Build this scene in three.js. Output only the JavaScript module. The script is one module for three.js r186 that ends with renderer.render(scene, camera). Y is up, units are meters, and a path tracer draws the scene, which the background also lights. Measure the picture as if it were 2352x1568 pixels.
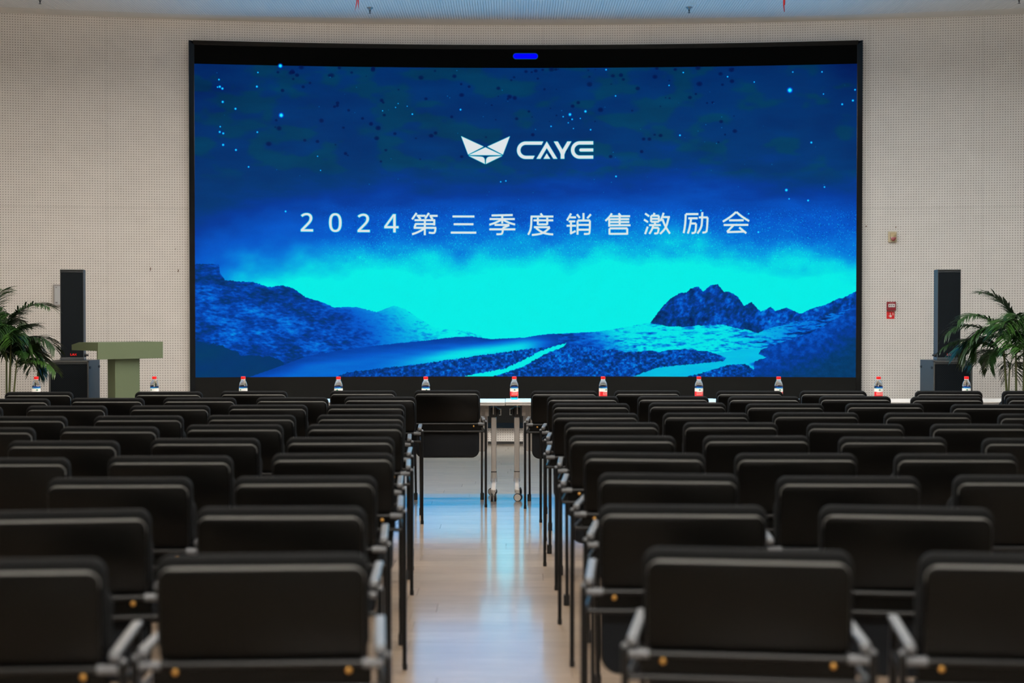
import * as THREE from 'three';
import { RoundedBoxGeometry } from 'three/addons/geometries/RoundedBoxGeometry.js';
import { mergeGeometries as mergeAll, toCreasedNormals } from 'three/addons/utils/BufferGeometryUtils.js';
import { RectAreaLightUniformsLib } from 'three/addons/lights/RectAreaLightUniformsLib.js';
import { TextGeometry } from 'three/addons/geometries/TextGeometry.js';
import { FontLoader } from 'three/addons/loaders/FontLoader.js';

// ---------------------------------------------------------------- camera, light, exposure
RectAreaLightUniformsLib.init();
const scene = new THREE.Scene();
scene.background = new THREE.Color(0x000000);
const camera = new THREE.PerspectiveCamera(2 * Math.atan(784 / 3267) * 180 / Math.PI, 1.5, 0.05, 80);
camera.position.set(0, 1.38, 0);
camera.rotation.x = -Math.atan(59 / 3267);
camera.focus = 12.2;
camera.userData.fStop = 2.0;
const renderer = new THREE.WebGLRenderer({ antialias: true });
renderer.toneMapping = THREE.LinearToneMapping;
renderer.toneMappingExposure = 1.0;
renderer.shadowMap.enabled = true;

// unseen overhead light strips: [x, z, radiance, colour]
const CEILING = 4.697;
const WARM = [1.0, 0.88, 0.74], NEUTRAL = [1.0, 0.94, 0.87], COOL = [0.90, 0.98, 1.0];
const HANG = 0.5, ADDED_UPLIGHT = 1.85;  // upward share is added to brighten the ceiling and wall top
const panelLights = [
  [-3.3, -11.9, 26.5, WARM], [0, -11.9, 26.5, NEUTRAL], [3.3, -11.9, 26.5, COOL],
  [-3.3, -9.6, 24.5, WARM], [0, -9.6, 24.5, NEUTRAL], [3.3, -9.6, 24.5, NEUTRAL],
  [0, -5.9, 15, NEUTRAL],
  [-3.3, -2.6, 22, WARM], [0, -2.6, 22, NEUTRAL], [3.3, -2.6, 22, NEUTRAL],
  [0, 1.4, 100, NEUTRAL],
];
const SCREEN_GLOW = { color: [0.0, 0.34, 0.72], intensity: 1.6 };

// ---------------------------------------------------------------- helpers
const mergeGeometries = (list) => mergeAll(list.map((g) => (g.index ? g.toNonIndexed() : g)));
let seed = 20240917;
const rnd = () => { seed = (seed * 1664525 + 1013904223) >>> 0; return seed / 4294967296; };
const rr = (a, b) => a + (b - a) * rnd();
const used = new Map();
function numbered(name) {
  const n = used.get(name) || 0; used.set(name, n + 1);
  return n ? name + '_' + String(n).padStart(3, '0') : name;
}
const lin = (r, g, b) => new THREE.Color().setRGB(r, g, b);
const srgb = (r, g, b) => new THREE.Color().setRGB(r / 255, g / 255, b / 255, THREE.SRGBColorSpace);
const mat = (color, roughness = 0.6, extra = {}) => new THREE.MeshPhysicalMaterial({ color, roughness, ...extra });
function mesh(name, geometry, material, parent, extra) {
  const m = new THREE.Mesh(geometry, material);
  m.name = parent ? name : numbered(name);
  m.castShadow = m.receiveShadow = true;
  (parent || scene).add(m);
  if (extra) Object.assign(m.userData, extra);
  return m;
}
function thing(name, label, category, [x, y, z] = [0, 0, 0], turn = 0, group) {
  const o = new THREE.Group(); o.name = numbered(name); scene.add(o);
  o.position.set(x, y, z); o.rotation.y = turn;
  o.userData = { label, category }; if (group) o.userData.group = group;
  return o;
}
function tag(o, label, category, group) { o.userData.label = label; o.userData.category = category; if (group) o.userData.group = group; return o; }
function copyOf(o, [x, y, z], turn, label) {
  const c = o.clone(); c.name = numbered(o.name.replace(/_\d{3}$/, '')); scene.add(c);
  c.position.set(x, y, z); c.rotation.y = turn; c.userData = { ...o.userData, label };
  return c;
}
const box = (w, h, d, x = 0, y = 0, z = 0) => new THREE.BoxGeometry(w, h, d).translate(x, y, z);
const rbox = (w, h, d, r, x = 0, y = 0, z = 0, s = 2) => new RoundedBoxGeometry(w, h, d, s, r).translate(x, y, z);
const V = (x, y, z) => new THREE.Vector3(x, y, z);
function bar(a, b, r, sides = 10, r2 = r) {
  const d = new THREE.Vector3().subVectors(b, a), g = new THREE.CylinderGeometry(r2, r, d.length(), sides);
  g.applyQuaternion(new THREE.Quaternion().setFromUnitVectors(V(0, 1, 0), d.clone().normalize()));
  return g.translate((a.x + b.x) / 2, (a.y + b.y) / 2, (a.z + b.z) / 2);
}
// a bar of rectangular section w (across x) by t between two points lying in a plane of about constant x
function flatBar(a, b, w, t, r = 0.004) {
  const d = new THREE.Vector3().subVectors(b, a), g = new RoundedBoxGeometry(w, d.length(), t, 2, r);
  g.applyQuaternion(new THREE.Quaternion().setFromUnitVectors(V(0, 1, 0), d.clone().normalize()));
  return g.translate((a.x + b.x) / 2, (a.y + b.y) / 2, (a.z + b.z) / 2);
}
function roundRect(w, h, r, rb = r) {
  const s = new THREE.Shape(), x = w / 2;
  s.moveTo(-x + rb, 0); s.lineTo(x - rb, 0); s.absarc(x - rb, rb, rb, -Math.PI / 2, 0);
  s.lineTo(x, h - r); s.absarc(x - r, h - r, r, 0, Math.PI / 2);
  s.lineTo(-x + r, h); s.absarc(-x + r, h - r, r, Math.PI / 2, Math.PI);
  s.lineTo(-x, rb); s.absarc(-x + rb, rb, rb, Math.PI, Math.PI * 1.5);
  return s;
}
// a slab with rounded corners and rounded edges; its back face at z = 0, reaching to z = -t; w and h are outer sizes
function slab(w, h, t, r, bevel, rb = r, seg = 4, curve = 6) {
  const s = roundRect(w - 2 * bevel, h - 2 * bevel, Math.max(r - bevel, 0.002), Math.max(rb - bevel, 0.002));
  const g = new THREE.ExtrudeGeometry(s, { depth: t - 2 * bevel, bevelEnabled: true, bevelSize: bevel, bevelThickness: bevel, bevelSegments: seg, curveSegments: curve });
  g.translate(0, bevel, -t + bevel);
  return toCreasedNormals(g, 0.7);
}
const lathe = (pts, seg = 20) => new THREE.LatheGeometry(pts.map(([r, y]) => new THREE.Vector2(r, y)), seg);
function canvas(w, h, draw, colour = true) {
  const c = document.createElement('canvas'); c.width = w; c.height = h; draw(c.getContext('2d'), w, h);
  const t = new THREE.CanvasTexture(c); if (colour) t.colorSpace = THREE.SRGBColorSpace;
  t.wrapS = t.wrapT = THREE.RepeatWrapping; t.magFilter = THREE.LinearFilter;
  return t;
}
// value noise, repeatable
const hash = (x, y) => { let h = (Math.imul(x, 374761393) + Math.imul(y, 668265263)) | 0; h = Math.imul(h ^ (h >>> 13), 1274126177); return ((h ^ (h >>> 16)) >>> 0) / 4294967296; };
function noise(x, y) {
  const xi = Math.floor(x), yi = Math.floor(y), fx = x - xi, fy = y - yi, u = fx * fx * (3 - 2 * fx), v = fy * fy * (3 - 2 * fy);
  return (hash(xi, yi) * (1 - u) + hash(xi + 1, yi) * u) * (1 - v) + (hash(xi, yi + 1) * (1 - u) + hash(xi + 1, yi + 1) * u) * v;
}
const fbm = (x, y, n = 4) => { let s = 0, a = 0.5, t = 0; for (let i = 0; i < n; i++) { s += a * noise(x, y); t += a; x = x * 2.03 + 17.1; y = y * 2.03 + 5.7; a *= 0.5; } return s / t; };
const smooth = (a, b, x) => { const t = Math.min(1, Math.max(0, (x - a) / (b - a))); return t * t * (3 - 2 * t); };
const ordinal = ['first', 'second', 'third', 'fourth', 'fifth', 'sixth', 'seventh', 'eighth', 'ninth', 'tenth', 'eleventh'];
const font = await new FontLoader().loadAsync('fonts/droid/droid_sans_bold.typeface.json');

// the curved front wall: a cylinder of radius R about (CX, CZ); d is the distance in front of its face
const R = 25, CX = 0.16, CZ = 8.7;
const onWall = (a, y, d = 0) => V(CX + (R - d) * Math.sin(a), y, CZ - (R - d) * Math.cos(a));
const angleAt = (x) => Math.asin((x - CX) / R);
// a curved sheet from angle a0 to a1 and height y0 to y1; uv in metres
function sheet(a0, a1, y0, y1, d, n = 8, unitUV = false) {
  const p = [], uv = [], nm = [], ix = [];
  for (let i = 0; i <= n; i++) for (let j = 0; j < 2; j++) {
    const a = a0 + (a1 - a0) * i / n, y = j ? y1 : y0, q = onWall(a, y, d);
    p.push(q.x, q.y, q.z); nm.push(-Math.sin(a), 0, Math.cos(a));
    uv.push(...(unitUV ? [i / n, j] : [a * R, y]));
  }
  for (let i = 0; i < n; i++) { const k = i * 2; ix.push(k, k + 2, k + 1, k + 1, k + 2, k + 3); }
  const g = new THREE.BufferGeometry();
  g.setAttribute('position', new THREE.Float32BufferAttribute(p, 3)); g.setAttribute('normal', new THREE.Float32BufferAttribute(nm, 3));
  g.setAttribute('uv', new THREE.Float32BufferAttribute(uv, 2)); g.setIndex(ix);
  return g;
}
// a curved solid: the section [[d, y], ...] (closed) swept from angle a0 to a1
function sweep(section, a0, a1, n = 24) {
  const p = [], ix = [], m = section.length;
  for (let i = 0; i <= n; i++) for (const [d, y] of section) { const q = onWall(a0 + (a1 - a0) * i / n, y, d); p.push(q.x, q.y, q.z); }
  for (let i = 0; i < n; i++) for (let j = 0; j < m; j++) {
    const a = i * m + j, b = i * m + (j + 1) % m, c = a + m, e = b + m; ix.push(a, b, c, b, e, c);
  }
  const cap = THREE.ShapeUtils.triangulateShape(section.map(([d, y]) => new THREE.Vector2(d, y)), []);
  for (const [a, b, c] of cap) { ix.push(a, b, c); ix.push(n * m + a, n * m + c, n * m + b); }
  const g = new THREE.BufferGeometry(); g.setAttribute('position', new THREE.Float32BufferAttribute(p, 3)); g.setIndex(ix);
  const f = g.toNonIndexed(); f.computeVertexNormals(); return f;
}

// ---------------------------------------------------------------- materials
const M = {
  plaster: mat(lin(0.70, 0.67, 0.62), 0.9),
  slat: mat(lin(0.76, 0.75, 0.73), 0.6),
  gap: mat(lin(0.5, 0.5, 0.49), 0.9),
  backing: mat(lin(0.03, 0.018, 0.012), 1),
  skirting: mat(lin(0.012, 0.012, 0.012), 0.5),
  shell: mat(lin(0.0025, 0.0025, 0.0023), 0.3, { specularIntensity: 0.28 }),
  trim: mat(lin(0.108, 0.112, 0.108), 0.5, { specularIntensity: 0.6 }),  // lighter grey standing in for overhead light caught by the backrest rim
  cushion: mat(lin(0.0032, 0.0036, 0.004), 0.9, { specularIntensity: 0.3 }),
  seatPan: mat(lin(0.004, 0.006, 0.009), 0.5, { specularIntensity: 0.4 }),
  steel: mat(lin(0.003, 0.0035, 0.004), 0.28, { specularIntensity: 0.6 }),
  grey: mat(lin(0.10, 0.108, 0.118), 0.36),
  brass: mat(lin(0.75, 0.42, 0.12), 0.3, { metalness: 1 }),
  rubber: mat(lin(0.006, 0.006, 0.006), 0.7),
  chrome: mat(lin(0.7, 0.7, 0.72), 0.25, { metalness: 1 }),
  tableWhite: mat(lin(0.66, 0.65, 0.63), 0.22),
  tableEdge: mat(lin(0.50, 0.48, 0.45), 0.45),
  darkLine: mat(lin(0.05, 0.045, 0.04), 0.7),
  tableGrey: mat(lin(0.60, 0.585, 0.57), 0.4),
  silver: mat(lin(0.68, 0.655, 0.63), 0.35),
  black: mat(lin(0.01, 0.01, 0.011), 0.45),
  wheel: mat(lin(0.55, 0.52, 0.48), 0.5),
  gloss: mat(lin(0.004, 0.005, 0.006), 0.14, { specularIntensity: 0.6 }),
  cabinet: mat(lin(0.075, 0.078, 0.078), 0.6, { specularIntensity: 0.3 }),
  lip: mat(lin(0.05, 0.058, 0.064), 0.4),
  redPlastic: mat(srgb(235, 12, 14), 0.4),
  sage: mat(lin(0.105, 0.137, 0.072), 0.65),
};

// ---------------------------------------------------------------- room shell
const LOW = -0.09, EDGE = -11.0, BACK = 6.5, SIDE = 8.4;
const woodTex = canvas(512, 512, (g, w, h) => {
  const im = g.createImageData(w, h);
  for (let y = 0; y < h; y++) for (let x = 0; x < w; x++) {
    const v = 0.80 + 0.13 * fbm(x / 64, y / 6, 4) + 0.09 * fbm(x / 200 + 9, y / 40, 3) - 0.05 * Math.pow(noise(x / 30, y / 2.5), 6);
    const k = (y * w + x) * 4, c = Math.min(1, v);
    im.data[k] = 255 * c; im.data[k + 1] = 252 * c; im.data[k + 2] = 248 * c; im.data[k + 3] = 255;
  }
  g.putImageData(im, 0, 0);
});
woodTex.repeat.set(0.8, 0.8);
const woodMat = mat(lin(1, 1, 1), 0.45, { clearcoat: 0.8, clearcoatRoughness: 0.13, map: woodTex, vertexColors: true });
const tones = [[0.41, 0.315, 0.228], [0.394, 0.305, 0.225], [0.431, 0.335, 0.245], [0.404, 0.305, 0.219], [0.42, 0.328, 0.238], [0.385, 0.294, 0.215]];
const PW = 0.2, PL = 1.22;
function plankGeometry(w, d, tone, u, v) {
  const g = new THREE.BoxGeometry(w - 0.0016, 0.012, d - 0.0016);
  const n = g.attributes.position.count, col = new Float32Array(n * 3), uv = g.attributes.uv, p = g.attributes.position;
  for (let i = 0; i < n; i++) { col.set(tones[tone], i * 3); uv.setXY(i, p.getX(i) + u, p.getZ(i) + v); }
  g.setAttribute('color', new THREE.BufferAttribute(col, 3));
  return g;
}
const plankKinds = []; for (let k = 0; k < 12; k++) plankKinds.push(plankGeometry(PL, PW, k % 6, k * 1.37, k * 0.73));
const floor = mesh('floor', box(2 * SIDE, 0.16, BACK - EDGE, 0, -0.092, (BACK + EDGE) / 2), mat(lin(0.16, 0.115, 0.08), 0.8), null, { kind: 'structure' });
{
  const rest = [];
  const rows = Math.round((BACK - EDGE) / PW);
  for (let r = 0; r < rows; r++) {
    const z = EDGE + PW * (r + 0.5), off = hash(r, 7) * PL;
    for (let x = -SIDE - PL + off; x < SIDE; x += PL) {
      const a = Math.max(x, -SIDE), b = Math.min(x + PL, SIDE); if (b - a < 0.05) continue;
      const k = Math.floor(hash(r, Math.round(x * 10) + 50) * 12), cx = (a + b) / 2;
      if (Math.abs(cx) < 1.15 && z < -3.6 && b - a > PL - 0.01) { const m = mesh('plank', plankKinds[k], woodMat, floor); m.position.set(cx, -0.006, z); }
      else rest.push(plankGeometry(b - a, PW, k % 6, k * 1.37, k * 0.73).translate(cx, -0.006, z));
    }
  }
  mesh('planks_beyond_the_aisle', mergeGeometries(rest), woodMat, floor, { kind: 'stuff' });
}
const floorFar = mesh('floor', box(2 * SIDE, 0.1, 7.2, 0, LOW - 0.062, EDGE - 3.6), mat(lin(0.16, 0.115, 0.08), 0.8), null, { kind: 'structure' });
{
  const rest = [];
  for (let r = 0; r < 36; r++) for (let x = -SIDE + (hash(r, 3) - 1) * PL; x < SIDE; x += PL) {
    const a = Math.max(x, -SIDE), b = Math.min(x + PL, SIDE); if (b - a < 0.05) continue;
    rest.push(plankGeometry(b - a, PW, Math.floor(hash(r, Math.round(x * 10) + 90) * 6), x, r * 0.4).translate((a + b) / 2, LOW - 0.006, EDGE - PW * (r + 0.5)));
  }
  mesh('planks', mergeGeometries(rest), woodMat, floorFar, { kind: 'stuff' });
}
// front wall: perforated panels hung before a dark backing
const A0 = angleAt(-SIDE), A1 = angleAt(SIDE), PITCH = 0.0278;
const wallFront = mesh('wall_front', sweep([[-0.03, LOW], [-0.03, CEILING], [-0.2, CEILING], [-0.2, LOW]], A0 - 0.01, A1 + 0.01, 40), M.backing, null, { kind: 'structure' });
const holeTex = canvas(64, 64, (g) => { g.fillStyle = '#fff'; g.fillRect(0, 0, 64, 64); g.fillStyle = '#000'; g.beginPath(); g.arc(32, 32, 10, 0, 7); g.fill(); }, false);
holeTex.repeat.set(1 / PITCH, 1 / PITCH);
const wallTex = canvas(512, 512, (g, w, h) => {
  const im = g.createImageData(w, h);
  for (let y = 0; y < h; y++) for (let x = 0; x < w; x++) { const c = 244 + 9 * fbm(x / 30, y / 30, 3) + 2 * (hash(x, y) - 0.5), k = (y * w + x) * 4; im.data[k] = c; im.data[k + 1] = c; im.data[k + 2] = c; im.data[k + 3] = 255; }
  g.putImageData(im, 0, 0);
});
wallTex.repeat.set(0.4, 0.4);
const panelMat = mat(lin(0.70, 0.676, 0.645), 0.75, { map: wallTex, alphaMap: holeTex, alphaTest: 0.5, side: THREE.DoubleSide });
{
  const cols = 44 * PITCH, step = cols / R, seamRow = PITCH * 93;
  const a00 = Math.round(-0.1385 * R / PITCH) * PITCH / R;
  for (let k = -5; k < 14; k++) {
    const a = Math.max(a00 + (k - 1) * step, A0), b = Math.min(a00 + k * step, A1); if (b <= a) continue;
    const g = 0.0006 / R;
    for (const [y0, y1] of [[LOW + 0.03, seamRow], [seamRow + 0.0012, CEILING - 0.001]]) mesh('panel', sheet(a + g, b - g, y0, y1, 0, 6), panelMat, wallFront);
  }
}
mesh('skirting', sweep([[0.012, LOW], [0.012, LOW + 0.03], [-0.03, LOW + 0.03], [-0.03, LOW]], A0, A1, 40), M.skirting, wallFront);
// brown chips where the paint has come off
const chipMat = mat(lin(0.12, 0.055, 0.025), 0.9);
for (const [x, y, w, h] of [[-4.05, 1.90, 0.012, 0.06], [-3.75, 1.885, 0.012, 0.045], [-3.78, 2.13, 0.005, 0.025], [3.98, 2.385, 0.018, 0.022], [4.30, 2.372, 0.012, 0.02], [4.29, 1.88, 0.008, 0.02], [-2.6, 4.62, 0.01, 0.012]]) {
  const a = angleAt(x), s = new THREE.Shape();
  for (let i = 0; i < 9; i++) { const t = i / 9 * Math.PI * 2, k = rr(0.55, 1.1), px = Math.cos(t) * w * k / 2 + Math.sin(t) * 0.002, py = Math.sin(t) * h * k / 2; i ? s.lineTo(px, py) : s.moveTo(px, py); }
  const m = mesh('paint_chip', new THREE.ExtrudeGeometry(s, { depth: 0.0008, bevelEnabled: false }), chipMat, wallFront);
  m.position.copy(onWall(a, y, 0.0003)); m.rotation.y = -a;
}
for (const [n, x] of [['wall_left', -SIDE - 0.1], ['wall_right', SIDE + 0.1]]) mesh(n, box(0.2, CEILING - LOW + 0.4, BACK + 17, x, (CEILING + LOW) / 2, (BACK - 17) / 2), M.plaster, null, { kind: 'structure' });
mesh('wall_back', box(2 * SIDE + 0.4, CEILING - LOW + 0.4, 0.2, 0, (CEILING + LOW) / 2, BACK + 0.1), M.plaster, null, { kind: 'structure' });
// ceiling: slab, narrow metal slats, plain band along the curved wall
const ceiling = mesh('ceiling', box(2 * SIDE + 0.4, 0.2, BACK + 17.2, 0, CEILING + 0.112, (BACK - 16.8) / 2), M.gap, null, { kind: 'structure' });
{
  const pitch = 0.0285, ends = R - 0.3, gs = [];
  for (let x = -SIDE; x < SIDE; x += pitch) {
    const z0 = CZ - Math.sqrt(ends * ends - (x + pitch / 2 - CX) ** 2);
    gs.push(box(pitch - 0.0035, 0.012, BACK - z0, x + pitch / 2, CEILING + 0.006, (BACK + z0) / 2));
  }
  mesh('slats', mergeGeometries(gs), M.slat, ceiling, { kind: 'stuff' });
  mesh('border_band', sweep([[0.3, CEILING], [-0.04, CEILING], [-0.04, CEILING + 0.012], [0.3, CEILING + 0.012]], A0, A1, 40), M.plaster, ceiling);
}
// unseen light strips, hung low so an added upper side brightens the ceiling
const LW = 3.0, LD = 0.24;
const panelFrame = mergeGeometries([box(LW + 0.06, 0.03, 0.03, 0, -0.012, LD / 2 + 0.015), box(LW + 0.06, 0.03, 0.03, 0, -0.012, -LD / 2 - 0.015), box(0.03, 0.03, LD, LW / 2 + 0.015, -0.012, 0), box(0.03, 0.03, LD, -LW / 2 - 0.015, -0.012, 0)]);
panelLights.forEach(([x, z, power, c], i) => {
  const t = thing('unseen_pendant_light', 'long slim pendant light strip, ' + ordinal[i] + ' counted from the curved wall, unseen, with added uplight', 'light', [x, CEILING - HANG, z], 0, 'unseen pendant light strips');
  mesh('frame', panelFrame, M.silver, t);
  const glow = mat(lin(0.5, 0.5, 0.5), 0.5, { emissive: lin(...c), emissiveIntensity: 0.8 });
  mesh('diffuser', box(LW, 0.006, LD, 0, -0.016, 0), glow, t); mesh('added_upper_diffuser', box(LW, 0.006, LD, 0, -0.006, 0), glow, t);
  for (const s of [-1, 1]) mesh('suspension_cable', bar(V(s * 1.2, 0, 0), V(s * 1.2, HANG, 0), 0.0025, 6), M.silver, t);
  for (const [y, turn, k] of [[-0.035, -1, 1], [0.012, 1, ADDED_UPLIGHT]]) {
    const l = new THREE.RectAreaLight(lin(...c), power * k, LW - 0.02, LD - 0.02); l.position.set(0, y, 0); l.rotation.x = turn * Math.PI / 2; l.name = (turn < 0 ? 'strip_downlight_' : 'added_uplight_') + (i + 1); t.add(l);
  }
});

// ---------------------------------------------------------------- LED screen
// the picture on the screen is drawn in a frame of its own: x 445..1971, y 113..863
const SL = (y) => 445 + (y - 155) / 708 * 11, SR = (y) => 1971 - (y - 155) / 708 * 8;
const SW = 2048, SH = 1006, SY0 = 113, SY1 = 863, KX = SW / 1516.5, KY = SH / (SY1 - SY0);
const toU = (x, y) => (x - SL(y)) / (SR(y) - SL(y)) * SW, toV = (y) => (y - SY0) * KY;
const ramp = [[0, 0, 22, 84], [0.12, 0, 40, 100], [0.25, 0, 54, 116], [0.36, 0, 56, 152], [0.5, 0, 86, 200], [0.62, 0, 118, 216], [0.75, 0, 160, 224], [0.88, 0, 208, 228], [1, 0, 236, 230]];
function palette(t) {
  t = Math.min(1, Math.max(0, t));
  let i = 0; while (i < ramp.length - 2 && t > ramp[i + 1][0]) i++;
  const a = ramp[i], b = ramp[i + 1], k = (t - a[0]) / (b[0] - a[0]);
  return [a[1] + (b[1] - a[1]) * k, a[2] + (b[2] - a[2]) * k, a[3] + (b[3] - a[3]) * k];
}
const line = (pts) => (x) => { if (x <= pts[0][0]) return pts[0][1]; for (let i = 1; i < pts.length; i++) if (x < pts[i][0]) { const [a, b] = pts[i - 1], [c, d] = pts[i]; return b + (d - b) * (x - a) / (c - a); } return pts[pts.length - 1][1]; };
const skyBase = line([[155, 0.17], [300, 0.20], [375, 0.23], [415, 0.285], [450, 0.36], [490, 0.45], [530, 0.53], [560, 0.62], [590, 0.76], [615, 0.9], [640, 1], [900, 1.05]]);
const skyShift = line([[445, 84], [500, 62], [560, 34], [680, 8], [850, -2], [1150, -8], [1350, -28], [1560, -34], [1700, -16], [1850, -4], [1971, 12]]);
const leftTop = line([[456, 606], [505, 606], [508, 626], [519, 642], [555, 646], [581, 646], [618, 658], [650, 654], [674, 661], [702, 681], [735, 691], [767, 704], [816, 703], [865, 715], [905, 700], [930, 708], [951, 722], [997, 750], [1078, 760], [1127, 778]]);
const ridge = line([[456, 905], [640, 840], [702, 817], [767, 804], [866, 791], [997, 778], [1046, 772], [1088, 771], [1127, 777], [1210, 773], [1253, 766], [1374, 760], [1439, 750], [1500, 738], [1540, 738]]);
const bigTop = line([[1498, 739], [1524, 704], [1544, 684], [1568, 670], [1580, 671], [1590, 661], [1608, 656], [1619, 668], [1636, 653], [1652, 651], [1667, 668], [1681, 669], [1698, 679], [1712, 701], [1729, 692], [1750, 714], [1773, 703], [1783, 712], [1809, 705], [1840, 719], [1865, 707], [1894, 699], [1927, 683], [1934, 684], [1971, 664]]);
const bigFoot = line([[1498, 739], [1540, 748], [1590, 749], [1650, 742], [1700, 752], [1745, 762], [1790, 740], [1860, 735], [1971, 700]]);
const forest = line([[760, 870], [800, 852], [964, 834], [1100, 815], [1210, 800], [1310, 790], [1400, 800], [1470, 806], [1560, 800], [1640, 806], [1690, 822], [1745, 850], [1800, 850]]);
const darkSlope = line([[1735, 830], [1744, 812], [1750, 801], [1793, 786], [1865, 760], [1920, 730], [1971, 694]]);
const mist = line([[800, 860], [898, 836], [1040, 812], [1210, 787], [1300, 778]]);
const river1 = [[1046, 866], [1160, 845], [1210, 822], [1240, 806], [1272, 794], [1305, 786], [1296, 795], [1262, 808], [1235, 822], [1200, 842], [1124, 866]];
const river2 = [[1448, 866], [1514, 842], [1603, 833], [1665, 827], [1672, 820], [1649, 809], [1690, 802], [1751, 796], [1744, 810], [1763, 818], [1721, 832], [1675, 836], [1630, 850], [1570, 866]];
const teal = [[446, 782], [500, 788], [545, 800], [560, 812], [623, 815], [650, 828], [668, 842], [640, 856], [632, 868], [446, 868]];
function inside(poly, x, y) { let c = false; for (let i = 0, j = poly.length - 1; i < poly.length; j = i++) { const [a, b] = poly[i], [d, e] = poly[j]; if ((b > y) !== (e > y) && x < (d - a) * (y - b) / (e - b) + a) c = !c; } return c; }
function picture(x, y) {   // brightness of the landscape at a point
  const wob = (noise(x / 3, y / 3) - 0.5) * 2.2, grain = (hash(Math.round(x * 1.3), Math.round(y * 1.3)) - 0.5);
  if (inside(river1, x + wob * 1.5, y + wob) ) return [0.985];
  if (inside(river2, x + wob, y + wob)) return [0.80 + 0.05 * fbm(x / 40, y / 6, 3)];
  if (x > 1735 && y > darkSlope(x) + wob) {
    const f = fbm(x / 9, y / 7, 4), d = (y - darkSlope(x)) / 120;
    return [0.42 - 0.20 * smooth(0, 1, d) + 0.36 * (f - 0.5) * (1 - 0.5 * smooth(0, 1, d)) + 0.08 * grain, 0.6 * smooth(0.3, 1, d)];
  }
  if (x > 1498 && y > bigTop(x) + wob && y < bigFoot(x) + 8 * (fbm(x / 12, y / 12) - 0.5)) {
    const f = 0.5 * fbm(x / 20 + y / 50, y / 26 - x / 90, 3) + 0.5 * fbm(x / 6 + y / 8, y / 7 - x / 12, 4), r = Math.abs(fbm(x / 30 + 40, y / 46 + 7, 3) - 0.5) * 2, hi = x > 1745 ? 0.08 : 0;
    return [0.34 + hi + 1.05 * (f - 0.5) - 0.07 * smooth(0.3, 0.0, r) + 0.06 * grain];
  }
  if (y > ridge(x) + wob * 0.6 || x > 1500 && y > bigFoot(x) - 4) {
    if (x > 1285 && y < forest(x) + 10 * (fbm(x / 20, y / 8, 3) - 0.5) || x > 1640 && y < 806) {     // snow-covered slope
      const f = 0.4 * fbm(x / 26, y / 7, 3) + 0.6 * fbm(x / 11, y / 2.8, 4), right = smooth(1640, 1900, x), lit = smooth(1300, 1450, x - (y - 770) * 1.2 + 40 * (f - 0.5));
      const snow = 0.95 - 0.34 * right - 0.9 * Math.max(0, f - 0.50 + 0.08 * right) * 2, plain = 0.42 + 0.5 * (fbm(x / 14, y / 4, 3) - 0.5);
      return [snow * lit + plain * (1 - lit) + 0.08 * grain + 0.05 * (noise(x / 4, y / 2) - 0.5)];
    }
    if (y > forest(x) + wob * 1.5) {
      const f = fbm(x / 5, y / 4, 3), g2 = fbm(x / 50, y / 14, 3);
      return [0.38 + 0.75 * (f - 0.5) + 0.30 * (g2 - 0.5) + 0.14 * grain - 0.18 * smooth(900, 640, x), 0.35 * smooth(1650, 1900, x)];
    }
    const d = smooth(0, 34, y - ridge(x)), m = smooth(26, 0, Math.abs(y - mist(x) - 4)) * smooth(820, 1080, x) * smooth(1285, 1190, x);
    return [0.40 + 0.16 * d * smooth(1300, 1200, x) + 0.40 * m + 0.08 * (fbm(x / 60, y / 7, 3) - 0.5) + 0.03 * grain];
  }
  if (x < 1130 && y > leftTop(x) + wob) {
    if (inside(teal, x + 14 * (fbm(x / 18, y / 10, 3) - 0.5), y + 12 * (fbm(x / 16 + 5, y / 9, 3) - 0.5))) return [0.2 + 0.04 * fbm(x / 20, y / 20), 0.9 * fbm(x / 60 + 3, y / 30)];
    const s = 0.45 * fbm(x / 60 + y / 40, y / 22 - x / 80, 3) + 0.55 * fbm(x / 11 + y / 9, y / 4 - x / 16, 5), far = smooth(680, 1000, x - (y - 700) * 0.9), d = (y - leftTop(x)) / 150;
    const dark = 0.34 + 0.08 * smooth(0.06, 0.0, d) + 0.12 * smooth(0.25, 0.55, d) - 0.16 * smooth(0.7, 1.2, d) + 0.85 * (s - 0.5);
    return [dark * (1 - far) + (1.02 - 1.5 * Math.max(0, s - 0.46)) * far + 0.05 * grain];
  }
  // sky
  const n = fbm(x / 90, y / 26, 4) - 0.5, cloud = fbm(x / 70 + 3, y / 45, 4) - 0.5, ye = y - skyShift(x) + 70 * cloud * smooth(430, 560, y) + 16 * n;
  let t = skyBase(ye) + 0.14 * n * smooth(600, 380, y) + 0.03 * grain;
  t -= 0.10 * smooth(640, 450, x) * smooth(330, 155, y) + 0.12 * smooth(1850, 1960, x) * smooth(300, 160, y);
  if (y < 470 || x > 1600) t += 0.0;
  const sp = hash(Math.round(x / 1.5) + 911, Math.round(y / 1.5) + 37), zone = smooth(455, 500, y) * smooth(650, 560, y) * smooth(640, 860, x);
  if (sp > 0.965) t += 0.22 * zone; else if (sp < 0.05) t -= 0.10 * zone;
  return [t, smooth(0.52, 0.66, fbm(x / 75 + 11, y / 34 + 3, 3)) * smooth(430, 370, y)];
}
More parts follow.
